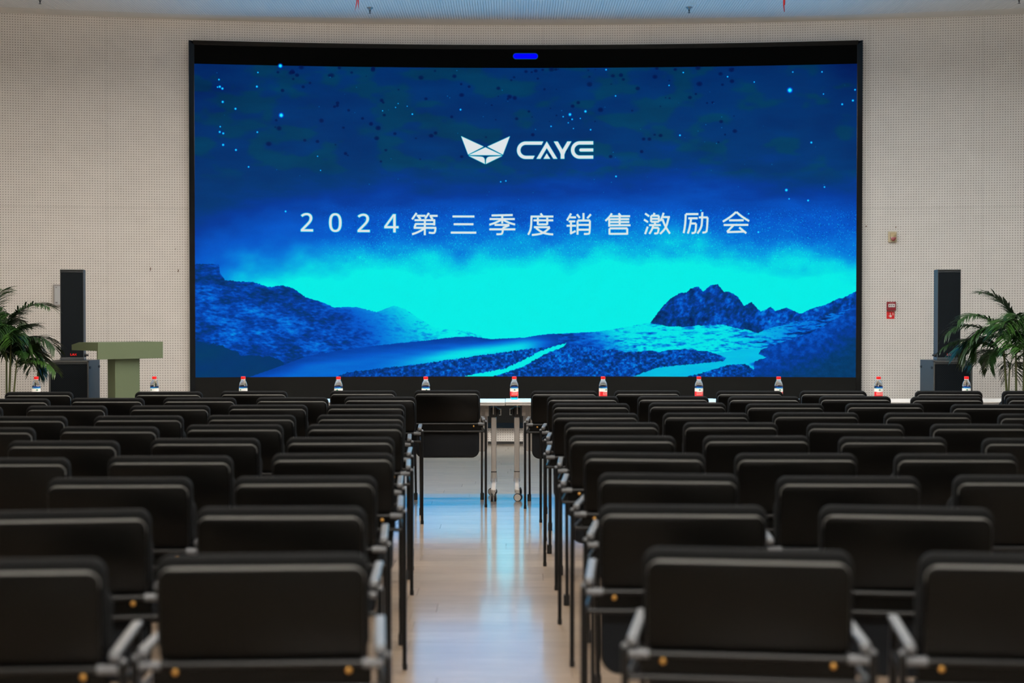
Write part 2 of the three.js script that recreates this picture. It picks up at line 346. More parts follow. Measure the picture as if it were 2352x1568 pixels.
const screenTex = canvas(SW, SH, (g) => {
  g.fillStyle = '#000'; g.fillRect(0, 0, SW, SH);
  const im = g.getImageData(0, 0, SW, SH), y0 = toV(155), y1 = toV(863);
  for (let v = Math.ceil(y0); v < y1; v++) {
    const y = SY0 + v / KY, a = SL(y), b = SR(y);
    for (let u = 0; u < SW; u++) {
      const [t, green = 0] = picture(a + (b - a) * u / SW, y), c = palette(t), k = (v * SW + u) * 4;
      im.data[k] = c[0]; im.data[k + 1] = c[1] + 9 * green; im.data[k + 2] = c[2] - 13 * green;
    }
  }
  g.putImageData(im, 0, 0);
  const at = (x, y) => [toU(x, y), toV(y)];
  const dot = (x, y, r, fill, sx = 1) => { g.fillStyle = fill; g.beginPath(); g.ellipse(...at(x, y), r * KX * sx, r * KY, 0, 0, 7); g.fill(); };
  // dark specks and stars in the night sky
  for (let i = 0; i < 130; i++) { const x = 600 + 1100 * Math.pow(rnd(), 0.95), y = 158 + 215 * Math.pow(rnd(), 1.6), r = rr(1.5, 6); for (let q = 0; q < 4; q++) dot(x, y, r * (1 - q * 0.2), 'rgba(0,12,70,0.32)', rr(1, 1.35)); }
  for (const [x, y, r] of [[640, 156, 4], [643, 268, 4.5], [501, 190, 1.8], [503, 206, 2.4], [509, 210, 2.4], [498, 207, 1.6], [510, 240, 2.4], [539, 255, 2.2], [587, 204, 2.2], [589, 172, 1.6], [505, 296, 1.6], [504, 308, 2.2], [512, 311, 2.2], [512, 337, 2.4], [541, 348, 2.2], [589, 307, 1.8], [570, 386, 1.8], [655, 486, 2.2], [945, 262, 1.8], [1057, 251, 2], [1151, 416, 1.6], [1163, 414, 1.6],
    [1312, 262, 3], [1317, 273, 1.8], [1296, 267, 1.5], [1348, 255, 2.6], [1308, 281, 1.3], [1336, 271, 1.3], [1268, 289, 1.6], [1320, 294, 1.2], [1360, 297, 1.7], [1567, 311, 2], [1419, 404, 2], [1819, 212, 5], [1867, 331, 2.2], [1937, 246, 2], [1961, 238, 2.2], [1966, 214, 1.8], [1892, 172, 1.6], [1826, 171, 1.5], [1738, 192, 1.5], [1677, 179, 1.6], [1575, 168, 1.6], [1396, 160, 1.8], [1418, 220, 1.6], [1542, 197, 1.5], [1810, 438, 3], [1859, 462, 2.2], [1816, 458, 1.6], [1896, 432, 1.8], [1746, 533, 2.4], [1724, 491, 1.8], [1615, 483, 2], [1895, 222, 1.4], [876, 255, 1.2], [906, 247, 1.2], [912, 238, 1.1], [933, 244, 1.1], [734, 392, 1.3], [727, 360, 1.3]]) {
    dot(x, y, r * 1.5, 'rgba(0,60,235,0.55)'); dot(x, y, r, 'rgba(0,190,245,0.95)'); dot(x, y, r * 0.55, 'rgb(40,240,245)');
  }
  for (let i = 0; i < 60; i++) dot(rr(470, 1950), rr(160, 470), rr(0.6, 1.2), 'rgba(0,150,225,0.7)');
  // blue marker at the top
  g.fillStyle = 'rgb(0,0,255)'; { const [x0, v0] = at(1179, 122), [x1, v1] = at(1237, 135); g.beginPath(); g.roundRect(x0, v0, x1 - x0, v1 - v0, (v1 - v0) / 2); g.fill(); g.strokeStyle = 'rgb(0,90,160)'; g.lineWidth = 1.3; g.stroke(); }
  // writing
  const edge = 'rgba(0,225,235,0.75)', white = 'rgb(222,228,232)';
  const Q = (x, y) => at(1000 + x / 5.6, 280 + y / 5.6);
  const path = (fn) => { g.beginPath(); fn(); g.closePath(); g.strokeStyle = edge; g.lineWidth = 2.2; g.lineJoin = 'round'; g.stroke(); g.fillStyle = white; g.fill(); };
  const poly = (...p) => path(() => p.forEach(([x, y], i) => (i ? g.lineTo(...Q(x, y)) : g.moveTo(...Q(x, y)))));
  poly([330, 180], [620, 310], [420, 412]); poly([962, 180], [672, 310], [873, 412]); poly([645, 320], [862, 420], [428, 420]);
  path(() => { g.moveTo(...Q(430, 431)); g.lineTo(...Q(592, 440)); g.quadraticCurveTo(...Q(632, 444), ...Q(636, 480)); g.lineTo(...Q(640, 532)); });
  path(() => { g.moveTo(...Q(862, 431)); g.lineTo(...Q(700, 440)); g.quadraticCurveTo(...Q(660, 444), ...Q(656, 480)); g.lineTo(...Q(652, 532)); });
  const arcPts = (cx, cy, r, a, b) => { const o = []; for (let i = 0; i <= 16; i++) { const t = a + (b - a) * i / 16; o.push([cx + r * Math.cos(t), cy + r * Math.sin(t)]); } return o; };
  const P = Math.PI;
  poly([1398, 245], ...arcPts(1168, 356.5, 111.5, -P / 2, -P * 1.5), [1265, 468], [1287, 428], ...arcPts(1172, 356.5, 71, P / 2, P * 1.5), [1378, 286]);
  poly([1445, 245], [1312, 466], [1362, 466], [1445, 328], [1532, 466], [1582, 466]); poly([1445, 398], [1404, 466], [1488, 466]);
  poly([1537, 245], [1588, 245], [1650, 350], [1713, 245], [1765, 245], [1688, 376], [1674, 412], [1674, 466], [1627, 466], [1627, 408], [1612, 372]);
  poly([2050, 243], ...arcPts(1872, 354.5, 111.5, -P / 2, -P * 1.5), [2050, 466], [2050, 426], ...arcPts(1876, 355, 71, P / 2, P * 1.5), [2050, 284]);
  poly([2050, 335], ...arcPts(1889, 354.5, 19.5, -P / 2, -P * 1.5), [2050, 374]);
  g.textBaseline = 'alphabetic'; g.textAlign = 'center'; g.font = `${57 * KY}px sans-serif`; g.lineJoin = 'round';
  for (const [ch, x, y] of [['2', 704.5, 531], ['0', 769, 531.5], ['2', 834.5, 532], ['4', 898.5, 532]]) { const [u, v] = at(x, y); g.save(); g.translate(u, v); g.scale(1.1, 1); g.strokeStyle = edge; g.lineWidth = 3.5; g.strokeText(ch, 0, 0); g.fillStyle = white; g.fillText(ch, 0, 0); g.restore(); }
  const A = (s) => s.split(';').map((k) => k.trim().split(' ').map((p) => p.split(',').map(Number)));
  const first = A('150,45 90,130;150,82 268,82;170,95 205,125;315,45 262,120;320,82 430,82;335,95 365,125;122,140 398,140;385,140 385,208;130,190 385,190;138,190 122,240;112,240 412,240;402,240 398,295 375,312 312,303;260,140 260,338;250,250 180,300 90,325;' +
    '627,90 920,90;643,192 907,192;605,302 945,302;' +
    '1147,76 1430,70;1120,123 1458,123;1290,75 1290,182;1275,135 1200,175 1118,198;1305,135 1380,178 1462,195;1187,200 1385,200;1385,203 1298,240;1298,240 1298,308 1270,325 1212,322;1117,258 1465,258;' +
    '1800,48 1828,85;1668,90 1972,90;1680,90 1678,200 1665,280 1635,330;1705,140 1970,140;1765,105 1765,200;1890,105 1890,200;1765,193 1890,193;1712,230 1925,230;1925,233 1860,300 1760,328 1685,332;1740,240 1800,290 1890,322 1970,325');
  const second = A('130,45 80,130;115,92 190,92;100,140 180,140;128,140 128,290;75,192 190,192;118,288 185,255;200,55 235,100;280,40 280,130;370,55 325,105;208,130 360,130;208,130 208,300;358,130 358,278 340,293 285,290;215,182 358,182;215,240 358,240;' +
    '625,45 590,100 545,135;592,105 592,205;705,45 730,75;605,80 845,80;718,80 718,185;600,115 835,115;600,150 835,150;592,188 850,188;595,225 812,225;595,225 595,300;810,225 810,300;595,290 810,290;' +
    '1025,48 1075,82;1012,120 1062,152;1058,205 1025,295;1140,42 1125,75;1098,75 1192,75;1098,75 1098,150;1192,75 1192,150;1100,112 1190,112;1098,148 1192,148;1140,158 1150,180;1072,187 1215,187;1125,190 1110,250 1075,292;1115,220 1190,220;1190,220 1185,275 1165,290 1135,285;1250,40 1235,90 1210,140;1240,92 1325,92;1310,95 1290,190 1250,255 1205,293;1237,115 1255,190 1325,290;' +
    '1515,58 1668,58;1515,58 1515,180 1490,285;1545,108 1660,108;1580,110 1570,210 1540,290;1575,170 1640,170;1640,170 1635,260 1620,285 1585,285;1715,35 1712,150 1700,230 1655,290;1672,98 1780,98;1778,98 1772,250 1755,280 1715,278;' +
    '2120,35 2060,95 1960,150;2122,35 2190,100 2275,145;2035,135 2210,135;1970,190 2265,190;2085,195 2010,272;2010,275 2215,270;2155,220 2240,290');
  for (const pass of [0, 1]) for (const [set, ox, k] of [[first, 930, 5.737], [second, 1290, 5.227]]) for (const s of set) {
    const p = s.map(([x, y]) => at(ox + x / k, 480 + y / k));
    g.beginPath(); g.moveTo(...p[0]);
    if (p.length === 2) g.lineTo(...p[1]); else { for (let i = 1; i < p.length - 1; i++) { const e = i === p.length - 2 ? p[i + 1] : [(p[i][0] + p[i + 1][0]) / 2, (p[i][1] + p[i + 1][1]) / 2]; g.quadraticCurveTo(...p[i], ...e); } }
    g.lineCap = 'butt'; g.lineJoin = 'miter'; g.strokeStyle = pass ? white : edge; g.lineWidth = (pass ? 4.5 : 5.6) * KX; g.stroke();
  }
});
screenTex.wrapS = screenTex.wrapT = THREE.ClampToEdgeWrapping;
const screenT = thing('led_screen', 'huge curved LED screen showing a blue night mountain landscape with white writing', 'screen');
const SA0 = angleAt(-3.565), SA1 = angleAt(3.872), SB = 0.155, ST = 4.415;
const FW = 0.058, FD = 0.075;
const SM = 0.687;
mesh('lower_band_lightened', sheet(SA0, SA1, SB, SM, 0.028, 64), mat(lin(0.006, 0.0063, 0.0058), 0.6, { specularIntensity: 0.3 }), screenT);  // lower screen band, black lightened for light bounced off floor and tables
mesh('display', sheet(SA0, SA1, SM, ST, 0.028, 64, true), mat(lin(0.0018, 0.002, 0.0018), 0.6, { specularIntensity: 0.04, emissive: lin(1, 1, 1), emissiveMap: screenTex, emissiveIntensity: 1 }), screenT);
{
  const fa = FW / R, side = (a, s) => {        // upright frame member, bevelled towards the display
    const a1 = a + s * fa * 0.08, a2 = a + s * fa, lo = Math.min(a, a2), hi = Math.max(a, a2), p = [], ix = [];
    for (const y of [SB - FW * 0.9, ST + 0.042]) for (const [an, d] of [[a, 0.0], [a, 0.03], [a1, 0.032], [a2, FD], [a2, 0.0]]) { const q = onWall(an, y, d); p.push(q.x, q.y, q.z); }
    for (let j = 0; j < 5; j++) { const b = (j + 1) % 5; ix.push(j, b, j + 5, b, b + 5, j + 5); }
    for (let j = 1; j < 4; j++) ix.push(0, j, j + 1, 5, 5 + j + 1, 5 + j);
    const g = new THREE.BufferGeometry(); g.setAttribute('position', new THREE.Float32BufferAttribute(p, 3)); g.setIndex(ix);
    const f = g.toNonIndexed(); f.computeVertexNormals(); return f;
  };
  mesh('frame_side', side(SA0, -1), M.gloss, screenT); mesh('frame_side', side(SA1, 1), M.gloss, screenT);
  mesh('frame_top', sweep([[0, ST], [0.03, ST], [FD, ST + 0.042], [0, ST + 0.042]], SA0 - fa * 0.2, SA1 + fa * 0.2, 48), M.gloss, screenT);
  mesh('frame_bottom', sweep([[0, SB], [0.03, SB], [FD, SB - FW], [0, SB - FW]], SA0 - fa * 0.2, SA1 + fa * 0.2, 48), M.gloss, screenT);
  const l = new THREE.RectAreaLight(lin(...SCREEN_GLOW.color), SCREEN_GLOW.intensity, 7.4, 3.5);
  l.position.set(CX, 2.45, CZ - R + 0.33); l.lookAt(CX, 2.45, 5); l.name = 'screen_light'; screenT.add(l);
}

// ---------------------------------------------------------------- chairs
// sloping painted highlight on the top edge of the backrest: it narrows to nothing round the corners
function topHighlight(w, h, r, drop, t) {
  const path = []; for (let i = 0; i <= 6; i++) { const a = Math.PI - Math.PI / 2 * i / 6; path.push([-w / 2 + r + r * Math.cos(a), h - r + r * Math.sin(a)]); }
  for (let i = 0; i <= 6; i++) { const a = Math.PI / 2 - Math.PI / 2 * i / 6; path.push([w / 2 - r + r * Math.cos(a), h - r + r * Math.sin(a)]); }
  const P = [], tri = (...v) => v.forEach((q) => P.push(...q)), quad = (a, b, c, d) => { tri(a, c, b); tri(b, c, d); };
  for (let i = 0; i < path.length - 1; i++) {
    const [x, y] = path[i], [u, v] = path[i + 1];
    quad([x, y, -t], [u, v, -t], [x, y - drop, 0], [u, v - drop, 0]);
    quad([x, y - drop, 0], [u, v - drop, 0], [x, y - drop, -t], [u, v - drop, -t]);
    quad([x, y - drop, -t], [u, v - drop, -t], [x, y, -t], [u, v, -t]);
  }
  const g = new THREE.BufferGeometry(); g.setAttribute('position', new THREE.Float32BufferAttribute(P, 3)); g.computeVertexNormals(); return g;
}
function makeChair() {
  const c = thing('folding_chair', '', 'chair', [0, 0, 0], 0, 'rows of black chairs facing the screen');
  const shell = mesh('backrest', slab(0.458, 0.208, 0.018, 0.024, 0.004, 0.018, 2), M.shell, c);
  mesh('edge_highlight', topHighlight(0.46, 0.217, 0.03, 0.0095, 0.012), M.trim, shell).position.set(0, -0.003, -0.004);
  shell.position.set(0, 0.606, -0.006); shell.rotation.x = 0.10;
  const cu = mesh('back_cushion', slab(0.477, 0.226, 0.05, 0.034, 0.018, 0.03), M.cushion, shell); cu.position.set(0, 0.007, -0.014);
  const pan = mesh('seat', slab(0.452, 0.42, 0.016, 0.05, 0.006, 0.05), M.seatPan, c); pan.position.set(0, 0.36, -0.03); pan.rotation.x = -0.16;
  const sc = mesh('seat_cushion', slab(0.462, 0.426, 0.05, 0.055, 0.018, 0.055), M.cushion, pan); sc.position.set(0, -0.004, -0.012);
  mesh('crossbar', bar(V(-0.27, 0.6, 0.004), V(0.27, 0.6, 0.004), 0.0085), M.steel, c);
  mesh('crossbar', bar(V(-0.27, 0.546, 0.004), V(0.27, 0.546, 0.004), 0.0075), M.steel, c);
  mesh('pivot_plate', rbox(0.49, 0.046, 0.006, 0.002, 0, 0.573, -0.004), M.shell, c);
  for (const s of [-1, 1]) {
    mesh('sleeve', bar(V(s * 0.225, 0.6, 0.004), V(s * 0.278, 0.6, 0.004), 0.0115, 12), M.grey, c);
    mesh('screw', new THREE.SphereGeometry(0.0075, 10, 8).scale(1, 1, 0.6).translate(s * 0.193, 0.584, 0.003), M.brass, c);
    const rl = mesh('rear_leg', flatBar(V(s * 0.28, 0.018, 0.012), V(s * 0.28, 0.617, 0.002), 0.017, 0.03), M.steel, c);
    mesh('glide', mergeGeometries([bar(V(s * 0.28, 0, 0.012), V(s * 0.28, 0.022, 0.012), 0.0105, 10), bar(V(s * 0.28, 0.03, 0.022), V(s * 0.28, 0.03, 0.0285), 0.005, 8)].map((g) => g)), M.rubber, rl);
    const fl = mesh('front_leg', flatBar(V(s * 0.247, 0.02, -0.415), V(s * 0.25, 0.625, -0.305), 0.016, 0.028), M.steel, c);
    mesh('glide', rbox(0.028, 0.05, 0.04, 0.004, s * 0.25, 0.025, -0.415), M.rubber, fl);
    mesh('side_rail', flatBar(V(s * 0.272, 0.546, 0), V(s * 0.25, 0.546, -0.31), 0.01, 0.02, 0.003), M.steel, c);
    const ar = mesh('armrest', flatBar(V(s * 0.263, 0.634, 0.008), V(s * 0.25, 0.632, -0.325), 0.025, 0.014, 0.005), M.grey, c);
    mesh('end_knob', new THREE.SphereGeometry(0.0145, 12, 10).scale(0.95, 0.8, 0.8).translate(s * 0.263, 0.629, 0.008), M.grey, ar);
    mesh('leg_cap', new THREE.SphereGeometry(0.0095, 10, 8).translate(s * 0.28, 0.616, 0.004), M.grey, rl);
  }
  return c;
}
const leftRows = [
  [[-0.469, -10.252, 0.7], [-1.072, -10.207, 0.5], [-1.844, -10.141, 0.9], [-2.438, -10.076, 1.4], [-3.346, -10.034, 1.5]],
  [[-0.876, -9.426, 0.3], [-1.448, -9.351, 0.2], [-2.050, -9.314, 1.9], [-2.650, -9.296, 0.7], [-3.240, -9.206, 0.7]],
  [[-0.885, -8.602, 1.6], [-1.475, -8.570, 1.1], [-2.052, -8.508, 1.9], [-2.662, -8.478, 1.2], [-3.267, -8.418, 1.5]],
  [[-0.822, -7.706, 0.5], [-1.411, -7.681, 1.5], [-2.009, -7.631, 1.9], [-2.621, -7.582, 1.2]],
  [[-0.776, -7.017, 1.7], [-1.369, -6.996, 1.5], [-1.953, -6.873, 0.3], [-2.535, -6.814, 1.7]],
  [[-0.759, -6.268, 1.4], [-1.346, -6.218, 0.8], [-1.929, -6.090, 0.3]],
  [[-0.699, -5.529, 1.9], [-1.310, -5.427, 1.1], [-1.914, -5.353, 1.6]],
  [[-0.691, -4.733, 2.0], [-1.302, -4.695, 1.6]],
  [[-0.649, -3.969, 0.5], [-1.241, -3.903, 7.0]],
  [[-0.560, -3.176, 3.0], [-1.138, -3.109, 4.0]],
];
const rightRows = [
  [[0.374, -10.172, -0.7], [0.974, -10.217, -0.8], [1.703, -10.172, -2.4], [2.303, -10.172, -2.3], [3.131, -10.172, -2.2], [3.755, -10.172, -0.7]],
  [[0.472, -9.483, -1.7], [1.079, -9.502, -1.3], [1.680, -9.463, -2.0], [2.298, -9.502, -1.6], [2.889, -9.426, -1.8], [3.527, -9.426, -1.9]],
  [[0.485, -8.712, -1.4], [1.085, -8.777, -1.4], [1.670, -8.680, -0.8], [2.289, -8.712, -1.2], [2.906, -8.616, -0.7]],
  [[0.461, -7.831, -0.9], [1.075, -7.857, -0.6], [1.689, -7.884, -1.3], [2.303, -7.857, -2.3], [2.909, -7.780, -0.9]],
  [[0.503, -7.145, -0.7], [1.102, -7.145, -0.8], [1.709, -7.060, -7.0], [2.320, -7.039, -1.2]],
  [[0.494, -6.345, -2.2], [1.095, -6.345, 0.0], [1.687, -6.277, -1.5], [2.304, -6.211, -2.0]],
  [[0.516, -5.553, -7.0], [1.109, -5.527, -0.9], [1.730, -5.514, -0.6]],
  [[0.530, -4.814, -5.0], [1.124, -4.727, -1.5], [1.726, -4.755, -1.8]],
  [[0.482, -4.002, -2.5], [1.106, -3.975, -8.0]],
  [[0.540, -3.247, -7.0], [1.161, -3.176, -6.0]],
];
{
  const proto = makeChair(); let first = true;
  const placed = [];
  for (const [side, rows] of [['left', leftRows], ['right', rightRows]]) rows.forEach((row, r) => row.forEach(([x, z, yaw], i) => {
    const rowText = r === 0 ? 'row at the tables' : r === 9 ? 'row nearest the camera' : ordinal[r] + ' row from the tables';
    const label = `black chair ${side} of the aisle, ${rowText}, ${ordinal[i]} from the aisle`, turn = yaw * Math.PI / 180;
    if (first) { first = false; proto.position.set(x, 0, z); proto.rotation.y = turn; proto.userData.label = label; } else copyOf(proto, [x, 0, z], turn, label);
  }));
}

// ---------------------------------------------------------------- tables
const TABLE_H = 0.744, TF = -10.5, TD = 0.44, TW = 1.6;
function makeTable() {
  const t = thing('training_table', '', 'table', [0, 0, 0], 0, 'white tables before the screen');
  const top = mesh('tabletop', rbox(TW - 0.003, 0.011, TD, 0.002, 0, TABLE_H - 0.0055, -TD / 2), M.tableWhite, t);
  mesh('edge_groove', box(TW - 0.012, 0.004, TD - 0.006, 0, TABLE_H - 0.0125, -TD / 2), M.darkLine, top);
  mesh('edge_band', rbox(TW - 0.003, 0.013, TD, 0.003, 0, TABLE_H - 0.0205, -TD / 2), M.tableEdge, top);
  mesh('crossbeam', rbox(TW - 0.36, 0.055, 0.05, 0.004, 0, TABLE_H - 0.085, -0.25), M.tableGrey, t);
  const mp = mesh('modesty_panel', slab(TW - 0.27, 0.36, 0.016, 0.01, 0.003, 0.04), M.silver, t); mp.position.set(0, TABLE_H - 0.40, -0.36);
  for (const s of [-1, 1]) {
    const x = s * (TW / 2 - 0.087);
    const hub = mesh('hinge_hub', mergeGeometries([rbox(0.05, 0.075, 0.07, 0.008, x, TABLE_H - 0.088, -0.24), rbox(0.022, 0.045, 0.05, 0.006, x + s * 0.034, TABLE_H - 0.085, -0.24)]), M.black, t);
    mesh('latch_loop', mergeGeometries([box(0.016, 0.004, 0.016, x + s * 0.047, TABLE_H - 0.066, -0.21), box(0.016, 0.004, 0.016, x + s * 0.047, TABLE_H - 0.110, -0.21), box(0.005, 0.048, 0.016, x + s * 0.053, TABLE_H - 0.088, -0.21)]), M.silver, hub);
    mesh('bracket', mergeGeometries([box(0.007, 0.075, 0.03, x - s * 0.003, TABLE_H - 0.065, -0.185), box(0.026, 0.06, 0.05, x - s * 0.052, TABLE_H - 0.088, -0.235), box(0.012, 0.03, 0.02, x - s * 0.045, TABLE_H - 0.042, -0.23)]), M.tableGrey, t);
    const leg = mesh('leg', flatBar(V(x, 0.20, -0.25), V(x, TABLE_H - 0.125, -0.25), 0.040, 0.056, 0.012), M.tableGrey, t);
    mesh('leg_groove', mergeGeometries([box(0.003, 0.40, 0.001, x - 0.012, 0.41, -0.2218), box(0.003, 0.40, 0.001, x + 0.012, 0.41, -0.2218)]), M.silver, leg);
    mesh('leg_collar', rbox(0.043, 0.006, 0.059, 0.002, x, 0.204, -0.25), M.darkLine, leg);
    const foot = mesh('foot', mergeGeometries([
      new THREE.CylinderGeometry(0.022, 0.026, 0.075, 14).scale(1, 1, 1.3).translate(x, 0.165, -0.25),
      flatBar(V(x, 0.15, -0.25), V(x, 0.075, -0.075), 0.038, 0.034, 0.012), flatBar(V(x, 0.15, -0.25), V(x, 0.075, -0.43), 0.038, 0.034, 0.012),
    ]), M.silver, t);
    for (const [cz, turn, dx] of s < 0 ? [[-0.07, 1.35, 0.008], [-0.43, 0.25, 0.012]] : [[-0.07, 0.05, 0.0], [-0.43, 1.1, -0.012]]) {
      const cas = mesh('caster', mergeGeometries([-1, 1].map((w) => new THREE.CylinderGeometry(0.03, 0.03, 0.014, 20).rotateZ(Math.PI / 2).translate(w * 0.013, 0, 0))), M.rubber, foot);
      cas.position.set(x + dx, 0.03, cz); cas.rotation.y = turn;
    }
    for (const [cz, turn, dx] of s < 0 ? [[-0.07, 1.35, 0.008], [-0.43, 0.25, 0.012]] : [[-0.07, 0.05, 0.0], [-0.43, 1.1, -0.012]]) {
      const hubs = mesh('caster_hub', mergeGeometries([...[-1, 1].map((w) => new THREE.CylinderGeometry(0.025, 0.025, 0.003, 20).rotateZ(Math.PI / 2).translate(w * 0.0208, 0, 0)), new THREE.CylinderGeometry(0.012, 0.012, 0.04, 12).translate(0, 0.036, 0)]), M.wheel, foot);
      hubs.position.set(x + dx, 0.03, cz); hubs.rotation.y = turn;
    }
  }
  return t;
}
{
  const proto = makeTable(), names = ['leftmost white table, half behind the left chairs', 'white table in front of the lectern side, second from left', 'white table whose right end closes the left half at the aisle', 'white table right of the middle seam, carrying the central water bottle', 'white table right of the aisle, second from right', 'rightmost white table, below the right loudspeaker'];
  names.forEach((n, i) => {
    const x = -0.05 + (i - 2.5) * TW, p = [x, i % 2 ? 0 : -0.0012, TF + (i % 2 ? 0 : 0.008)];
    if (!i) { proto.position.set(...p); proto.userData.label = n; } else copyOf(proto, p, 0, n);
  });
}

// ---------------------------------------------------------------- water bottles
const labelTex = canvas(512, 256, (g, w, h) => {
  g.fillStyle = '#e9e8e4'; g.fillRect(0, 0, w, h);
  g.fillStyle = '#d8101c'; g.fillRect(0, 104, w, 152);
  for (const ox of [0, 256]) {
    const c = ox + 128;
    g.fillStyle = '#e9e8e4'; g.beginPath(); g.ellipse(c, 100, 70, 18, 0, 0, 7); g.fill();
    g.fillStyle = '#0a6a48'; g.beginPath(); g.moveTo(c, 18); g.lineTo(c + 26, 62); g.lineTo(c - 26, 62); g.fill(); g.fillRect(c - 3, 60, 6, 26);
    g.strokeStyle = '#7fc0a8'; g.lineWidth = 3; for (const s of [-1, 1]) { g.beginPath(); g.moveTo(c + s * 34, 60); g.lineTo(c + s * 52, 60); g.stroke(); }
    g.strokeStyle = '#f3e4dc'; g.lineWidth = 4; g.lineCap = 'round';
    // four characters of the name, then two lines of small print
    const st = ['2,4 18,4;2,4 2,9;10,1 3,19;8,12 18,19;5,13 5,20;18,4 17,8', '4,5 17,5;1,11 19,11;10,1 9,11 2,20;10,11 19,20', '10,1 10,18;2,7 2,18;18,7 18,18;2,18 18,18', '10,0 8,3;4,3 16,3;4,3 4,10;16,3 16,10;4,10 16,10;5,7 15,7;10,10 10,20;2,13 8,13;8,13 1,19;18,12 11,15;11,14 19,20'];
    st.forEach((s, i) => s.split(';').forEach((k) => { const p = k.split(' ').map((q) => q.split(',').map(Number)); g.beginPath(); p.forEach(([x, y], j) => { const X = c - 66 + i * 34 + x * 1.45, Y = 132 + y * 1.7; j ? g.lineTo(X, Y) : g.moveTo(X, Y); }); g.stroke(); }));
    g.fillStyle = '#eab8b0'; for (const y of [182, 204]) for (let x = -66; x < 62; x += 16) g.fillRect(c + x, y, 12, 12);
    g.fillStyle = '#f0a49c'; g.fillRect(c + 88, 112, 34, 134);
    g.fillStyle = '#d8101c'; for (let y = 118; y < 240; y += 12) g.fillRect(c + 90, y, 30, 3);
  }
});
const pet = mat(lin(0.96, 0.97, 0.98), 0.06, { transmission: 1, ior: 1.33, thickness: 0.06, attenuationColor: lin(0.9, 0.95, 0.97), attenuationDistance: 0.6 });
function ring(r, y0, y1, a0, a1, n, profile) {   // a strip of a cylinder, its upper edge following profile(t)
  const p = [], nm = [], uv = [], ix = [];
  for (let i = 0; i <= n; i++) { const t = i / n, a = a0 + (a1 - a0) * t, s = Math.sin(a), c = Math.cos(a); for (const y of [y0, profile ? y0 + (y1 - y0) * profile(t) : y1]) { p.push(r * s, y, r * c); nm.push(s, 0, c); uv.push(t, y === y0 ? 0 : 1); } }
  for (let i = 0; i < n; i++) { const k = i * 2; ix.push(k, k + 2, k + 1, k + 1, k + 2, k + 3); }
  const g = new THREE.BufferGeometry(); g.setAttribute('position', new THREE.Float32BufferAttribute(p, 3)); g.setAttribute('normal', new THREE.Float32BufferAttribute(nm, 3)); g.setAttribute('uv', new THREE.Float32BufferAttribute(uv, 2)); g.setIndex(ix); return g;
}
function makeBottle() {
  const b = thing('water_bottle', '', 'bottle', [0, 0, 0], 0, 'red capped water bottles on the tables');
  mesh('body', lathe([[0.0001, 0.004], [0.014, 0.002], [0.022, 0.0], [0.028, 0.002], [0.0305, 0.008], [0.0312, 0.014], [0.0302, 0.02], [0.0315, 0.024], [0.0315, 0.100], [0.0308, 0.108], [0.0285, 0.119], [0.0248, 0.130], [0.0205, 0.140], [0.0170, 0.147], [0.0155, 0.150], [0.0155, 0.156], [0.0001, 0.156]], 28), pet, b);
  mesh('neck_ring', lathe([[0.0150, 0.1505], [0.0176, 0.151], [0.0176, 0.153], [0.0150, 0.1535]], 20), mat(lin(0.75, 0.75, 0.76), 0.3), b);
  const cap = mesh('cap', lathe([[0.0001, 0.1737], [0.0150, 0.1737], [0.0170, 0.1722], [0.0174, 0.170], [0.0174, 0.1545], [0.0160, 0.1545]], 24), M.redPlastic, b);
  const lt = labelTex;
  mesh('label_wrap', ring(0.0319, 0.0246, 0.0838, -Math.PI / 2, Math.PI * 1.5, 40), mat(lin(1, 1, 1), 0.35, { map: lt, side: THREE.DoubleSide }), b);
  const peaks = (t) => 0.55 + 0.45 * Math.abs(Math.sin(t * 9.4 + 0.4)) * (0.4 + 0.6 * Math.sin(t * Math.PI));
  for (const a of [0, Math.PI]) {
    mesh('mountain_print', ring(0.0318, 0.0895, 0.1010, a - 0.85, a + 0.85, 24, peaks), mat(lin(0.002, 0.05, 0.30), 0.4, { side: THREE.DoubleSide }), b);
    mesh('lake_print', ring(0.0318, 0.0845, 0.0895, a - 0.85, a + 0.85, 16), mat(lin(0.0, 0.45, 0.75), 0.4, { side: THREE.DoubleSide }), b);
  }
  return b;
}
{
  const proto = makeBottle();
  [[-3.625, 0.5], [-2.725, -0.6], [-2.048, -0.55], [-1.322, -0.2], [-0.657, 0.25], [0.017, 0.1], [0.694, 0.75], [1.424, 0.1], [2.032, 0.15], [2.793, 0.05], [3.463, -0.15]].forEach(([x, turn], i) => {
    const k = Math.round((x + 0.05) / TW - 0.5) + 3, label = `red-capped water bottle on the white tables, ${i === 5 ? 'in the middle of the aisle' : ordinal[i] + ' from the left'}`;
    const p = [x, TABLE_H + (k % 2 ? 0.0002 : -0.001), -10.83];
    if (!i) { proto.position.set(...p); proto.rotation.y = turn; proto.userData.label = label; } else copyOf(proto, p, turn, label);
  });
}

